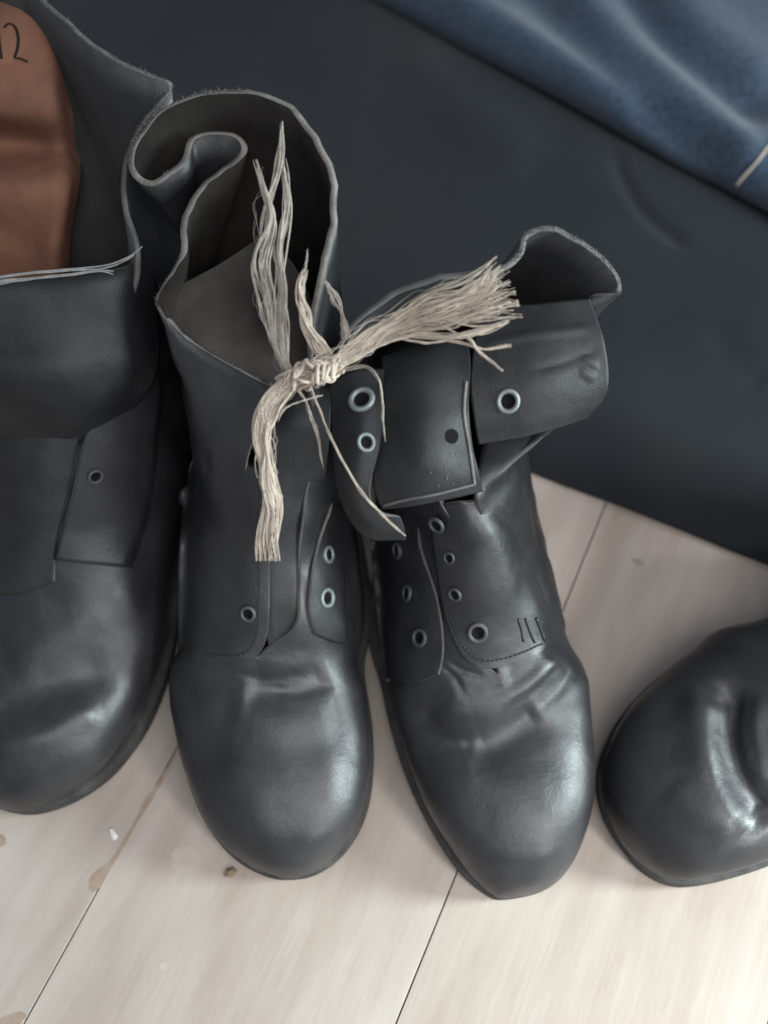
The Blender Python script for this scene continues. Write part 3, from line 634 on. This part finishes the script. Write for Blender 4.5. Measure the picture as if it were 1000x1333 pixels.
# ---------------- boot four (right edge)
b4 = Boot('creased_boot', 'glossy black boot with a deeply creased vamp, cut off by the right edge', (806, 1092), 57,
          [(812, 930), (850, 890), (910, 845), (1000, 797), (788, 975), (780, 1015), (788, 1060), (798, 1080)],
          [(822, 1115), (848, 1138), (880, 1151), (930, 1145), (1000, 1124), (1060, 1095)],
          [(.15, .046), (.20, .037), (.26, .035), (.285, .026), (.297, .010), (.300, .002)])
r4 = std_rings() + [
    (.107, .088, .150, .013, .047, .047, .006, .006, 2.1), (.119, .100, .215, .015, .045, .046, .008, .008, 2.1), (.131, .112, .280, .024, .043, .044, .010, .010, 2.1),
    (.140, .126, .293, .055, .042, .042, .010, .010, 2.1), (.148, .145, .288, .095, .043, .042, .010, .010, 2.1), (.154, .170, .287, .140, .045, .045, .010, .010, 2.1), (.156, .195, .290, .185, .048, .048, .012, .012, 2.1)]
b4.build(r4, None, NN=200, seed=14.0, mats=[M['leather'], M['lining'], M['edge_dark']],
         creases=[([(955, 880), (948, 950), (965, 1020), (1010, 1075)], 24, -.006), ([(925, 890), (915, 950), (930, 1020), (975, 1085)], 30, .0045), ([(870, 1020), (905, 1060), (960, 1100)], 24, .0015), ([(962, 900), (958, 960), (974, 1020), (1004, 1060)], 5, -.0016), ([(980, 900), (974, 950), (986, 1000)], 4, -.0009),
                  ([(985, 900), (975, 970), (1005, 1030)], 20, .002)])
b4.sole(.2)
b4.drape('tongue', [[(1030, 780), (1080, 850), (1100, 940)], [(990, 860), (1010, 910), (1040, 960)], [(985, 900), (992, 930), (1010, 960)]], off=-.003)

# ------------------------------------------------------------------ twine and laces
def bundle(name, path, parent, n, spread, r, m, wander=.0006, end=1.0, seed=0, split=0.0, flat=.5, lens=(.92, 1.04)):
    """a hank of strands along photo positions path; spread = half-widths along it"""
    rg = np.random.default_rng(seed); C = arc([P(*p) for p in path], 60); C = np.array(C)
    T = np.gradient(C, axis=0); T /= np.linalg.norm(T, axis=1, keepdims=True)
    side = np.cross(T, (EYE - C)); side /= np.linalg.norm(side, axis=1, keepdims=True); up = np.cross(side, T)
    q = np.linspace(0, 1, 60); sw = np.interp(q, np.linspace(0, 1, len(spread)), spread)
    V, F = [], []; n = int(n * 2.8)
    def walk(step): # smooth random path per strand
        kn = rg.normal(0, 1, step); return np.interp(q, np.linspace(0, 1, step), kn) if step < 3 else cr(kn[:, None], 60)[:, 0]
    nc = max(1, n // 6); cl = [(.45 * walk(6), .45 * flat * walk(6), rg.uniform(-.8, .8), rg.uniform(-.8, .8) * flat) for _ in range(nc)]
    for k in range(n):
        cw = cl[k % nc]; a = cw[2] + rg.uniform(-.3, .3); b = cw[3] + rg.uniform(-.3, .3) * flat
        L = min(1, rg.uniform(*lens)); c = np.clip(a + cw[0] + .14 * walk(6), -1.3, 1.3); d = b + cw[1] + .2 * flat * walk(5)
        pts = C + side * (c * sw)[:, None] + up * (d * sw)[:, None]
        pts = pts + (side * walk(14)[:, None] + up * walk(14)[:, None]) * wander * .34
        m_ = int(60 * L); rad = r * rg.uniform(.28, .72) * np.interp(q, [0, .03, .8, 1], [.8, 1, 1, .4])
        tube(V, F, pts[:m_], rad[:m_], 5, rg.uniform(.5, 1))
    return mesh(name, V, F, m, parent)

tw = empty('frayed_twine', tuple(P(410, 485, .205)))
tag(tw, 'pale frayed twine knotted between the two middle boots, its ends splayed', 'twine')
TW, TG = M['twine'], M['twine_grey']
# tail going up into the open collar
bundle('twine_tail', [(388, 492, .212), (366, 470, .215), (352, 410, .222), (348, 340, .232), (352, 270, .242), (362, 215, .25), (366, 158, .255)], tw, 7, [.0016, .0028, .0040, .0036, .0030, .0020, .0006], .00062, TG, seed=1)
bundle('twine_tail', [(390, 494, .213), (370, 474, .216), (350, 415, .223), (340, 350, .232), (352, 290, .242), (340, 240, .25), (332, 208, .255)], tw, 8, [.0018, .0026, .0038, .0032, .0024, .0014, .0010], .00066, TG, seed=2)
bundle('twine_tail', [(385, 490, .214), (372, 470, .217), (368, 400, .224), (366, 330, .234), (372, 270, .243), (368, 205, .25)], tw, 9, [.0016, .0024, .0040, .0032, .0022, .0012], .00066, TG, seed=3)
# tail hanging down
bundle('twine_tail', [(400, 492, .214), (376, 500, .214), (350, 530, .208), (340, 570, .202), (350, 620, .196), (354, 660, .188), (347, 705, .182), (347, 730, .178)], tw, 26, [.0022, .0030, .0036, .0030, .0034, .0032, .0036, .0042], .00062, TW, seed=4, lens=(.93, 1.05))
# brush end
bundle('twine_brush', [(425, 480, .214), (455, 460, .218), (500, 428, .224), (560, 402, .232), (610, 385, .238), (655, 352, .243)], tw, 26, [.0020, .0026, .0036, .0052, .0064, .0070], .00062, TW, seed=5, lens=(.86, 1.05))
bundle('twine_brush', [(425, 480, .214), (455, 462, .217), (505, 434, .222), (560, 412, .230), (620, 398, .236), (672, 382, .241)], tw, 24, [.0020, .0024, .0032, .0046, .0066, .0078], .00060, TW, seed=6, lens=(.86, 1.05))
bundle('twine_brush', [(430, 478, .214), (480, 456, .220), (540, 440, .226), (600, 442, .230), (662, 424, .234)], tw, 5, [.0014, .0016, .0022, .0024, .0020], .00050, TW, seed=7)
for i, pth in enumerate(([(520, 438, .224), (580, 442, .228), (630, 455, .230), (666, 452, .231)], [(575, 420, .230), (610, 440, .231), (656, 482, .230)], [(510, 440, .222), (560, 448, .226), (625, 432, .231), (664, 420, .234)])):
    bundle('twine_brush', pth, tw, 3, [.0008, .0010, .0012], .00055, TW, seed=20+i, lens=(.97, 1.04))
# short stubs above the knot
bundle('twine_stub', [(436, 478, .214), (415, 450, .220), (398, 410, .228), (392, 372, .234), (397, 350, .238)], tw, 16, [.0020, .0024, .0028, .0018, .0008], .00060, TW, seed=8)
bundle('twine_stub', [(396, 372, .236), (399, 345, .240), (401, 324, .243)], tw, 2, [.0004, .0003], .00040, TG, seed=9)
bundle('twine_stub', [(452, 440, .214), (446, 405, .220), (432, 378, .226), (420, 360, .230)], tw, 9, [.0018, .0020, .0018, .0012], .0006, TG, seed=10)
bundle('twine_stub', [(404, 500, .200), (420, 540, .195), (440, 585, .196), (470, 640, .194), (500, 672, .190), (528, 698, .186)], tw, 4, [.0005, .0006, .0007, .0008, .0007, .0004], .00052, TW, seed=11)
bundle('twine_stub', [(440, 486, .206), (475, 478, .212), (492, 495, .212), (498, 530, .206), (500, 575, .202)], tw, 3, [.0012, .0016, .0008, .0004], .00045, TG, seed=12)
bundle('twine_stub', [(378, 500, .208), (400, 535, .196), (414, 575, .186), (420, 610, .178)], tw, 3, [.0010, .0012, .0006], .0005, TG, seed=13)
bundle('twine_stub', [(420, 515, .205), (390, 522, .207), (372, 530, .208), (362, 550, .208)], tw, 2, [.0005, .0005], .0004, TG, seed=14)
bundle('stray_fibre', [(372, 492, .214), (420, 476, .222), (500, 428, .226), (570, 404, .234), (640, 372, .243)], tw, 7, [.004, .006, .006, .009, .012], .00022, TW, seed=31, wander=.003, lens=(.5, 1.05), flat=1)
bundle('stray_fibre', [(385, 495, .214), (362, 520, .210), (342, 565, .203), (350, 630, .196), (350, 728, .18)], tw, 6, [.004, .005, .006, .006, .008], .00022, TW, seed=32, wander=.003, lens=(.4, 1.03), flat=1)
bundle('stray_fibre', [(380, 490, .214), (364, 430, .222), (352, 340, .234), (356, 220, .25)], tw, 6, [.003, .006, .006, .006], .00022, TG, seed=33, wander=.003, lens=(.4, 1.03), flat=1)
# knot: two strands turning round the bundle, and the bundle running through it
V, F = [], []
KP = [P(*p) for p in ((366, 500, .213), (392, 492, .217), (420, 482, .219), (448, 468, .219))]; KC = arc(KP, 90)
ax = KC[-1] - KC[0]; ax /= np.linalg.norm(ax); s1 = np.cross(ax, [0, 0, 1.0]); s1 /= np.linalg.norm(s1); s2 = np.cross(s1, ax)
for k in range(26):
    a0 = RNG.uniform(0, 6.3); turns = RNG.choice([-1.4, -.6, .5, .9, 1.6, 2.3]); lo, hi = sorted(RNG.uniform(0, 89, 2)); hi = min(89, max(hi, lo + 30)); idx = np.linspace(lo, hi, 40)
    c = np.stack([np.interp(idx, np.arange(90), KC[:, x]) for x in range(3)], -1); t_ = idx / 89
    rr = (.0026 + .0022 * np.sin(np.pi * t_) + RNG.uniform(-.0006, .0008) + .0007 * np.sin(t_ * 17 + a0) + .0005 * np.sin(t_ * 31 + 2*a0)); w_ = a0 + turns * 2 * math.pi * t_
    tube(V, F, c + s1 * (rr * np.cos(w_))[:, None] + s2 * (rr * np.sin(w_))[:, None], RNG.uniform(.0005, .0011), 6, .7)
mesh('knot', V, F, TW, tw)
bundle('knot_core', [(362, 500, .212), (395, 488, .216), (425, 480, .218), (448, 466, .218)], tw, 22, [.0020, .0030, .0030, .0020], .0008, TW, seed=15, wander=.0012, flat=1.0)

lc = empty('shoelace', tuple(P(90, 350, .21)))
tag(lc, 'grey doubled shoelace lying across the top of the far left boot', 'shoelace')
bundle('lace_cord', [(-40, 366, .214), (20, 356, .216), (90, 350, .217), (140, 346, .217), (165, 336, .219), (185, 320, .222)], lc, 6, [.0007, .0007, .0007, .0006, .0004], .00062, M['lace_grey'], seed=16, wander=.0002)
bundle('lace_cord', [(-40, 376, .212), (20, 364, .214), (90, 358, .215), (130, 352, .215), (148, 354, .214)], lc, 6, [.0007, .0007, .0007, .0010], .00062, M['lace_grey'], seed=17, wander=.0002)
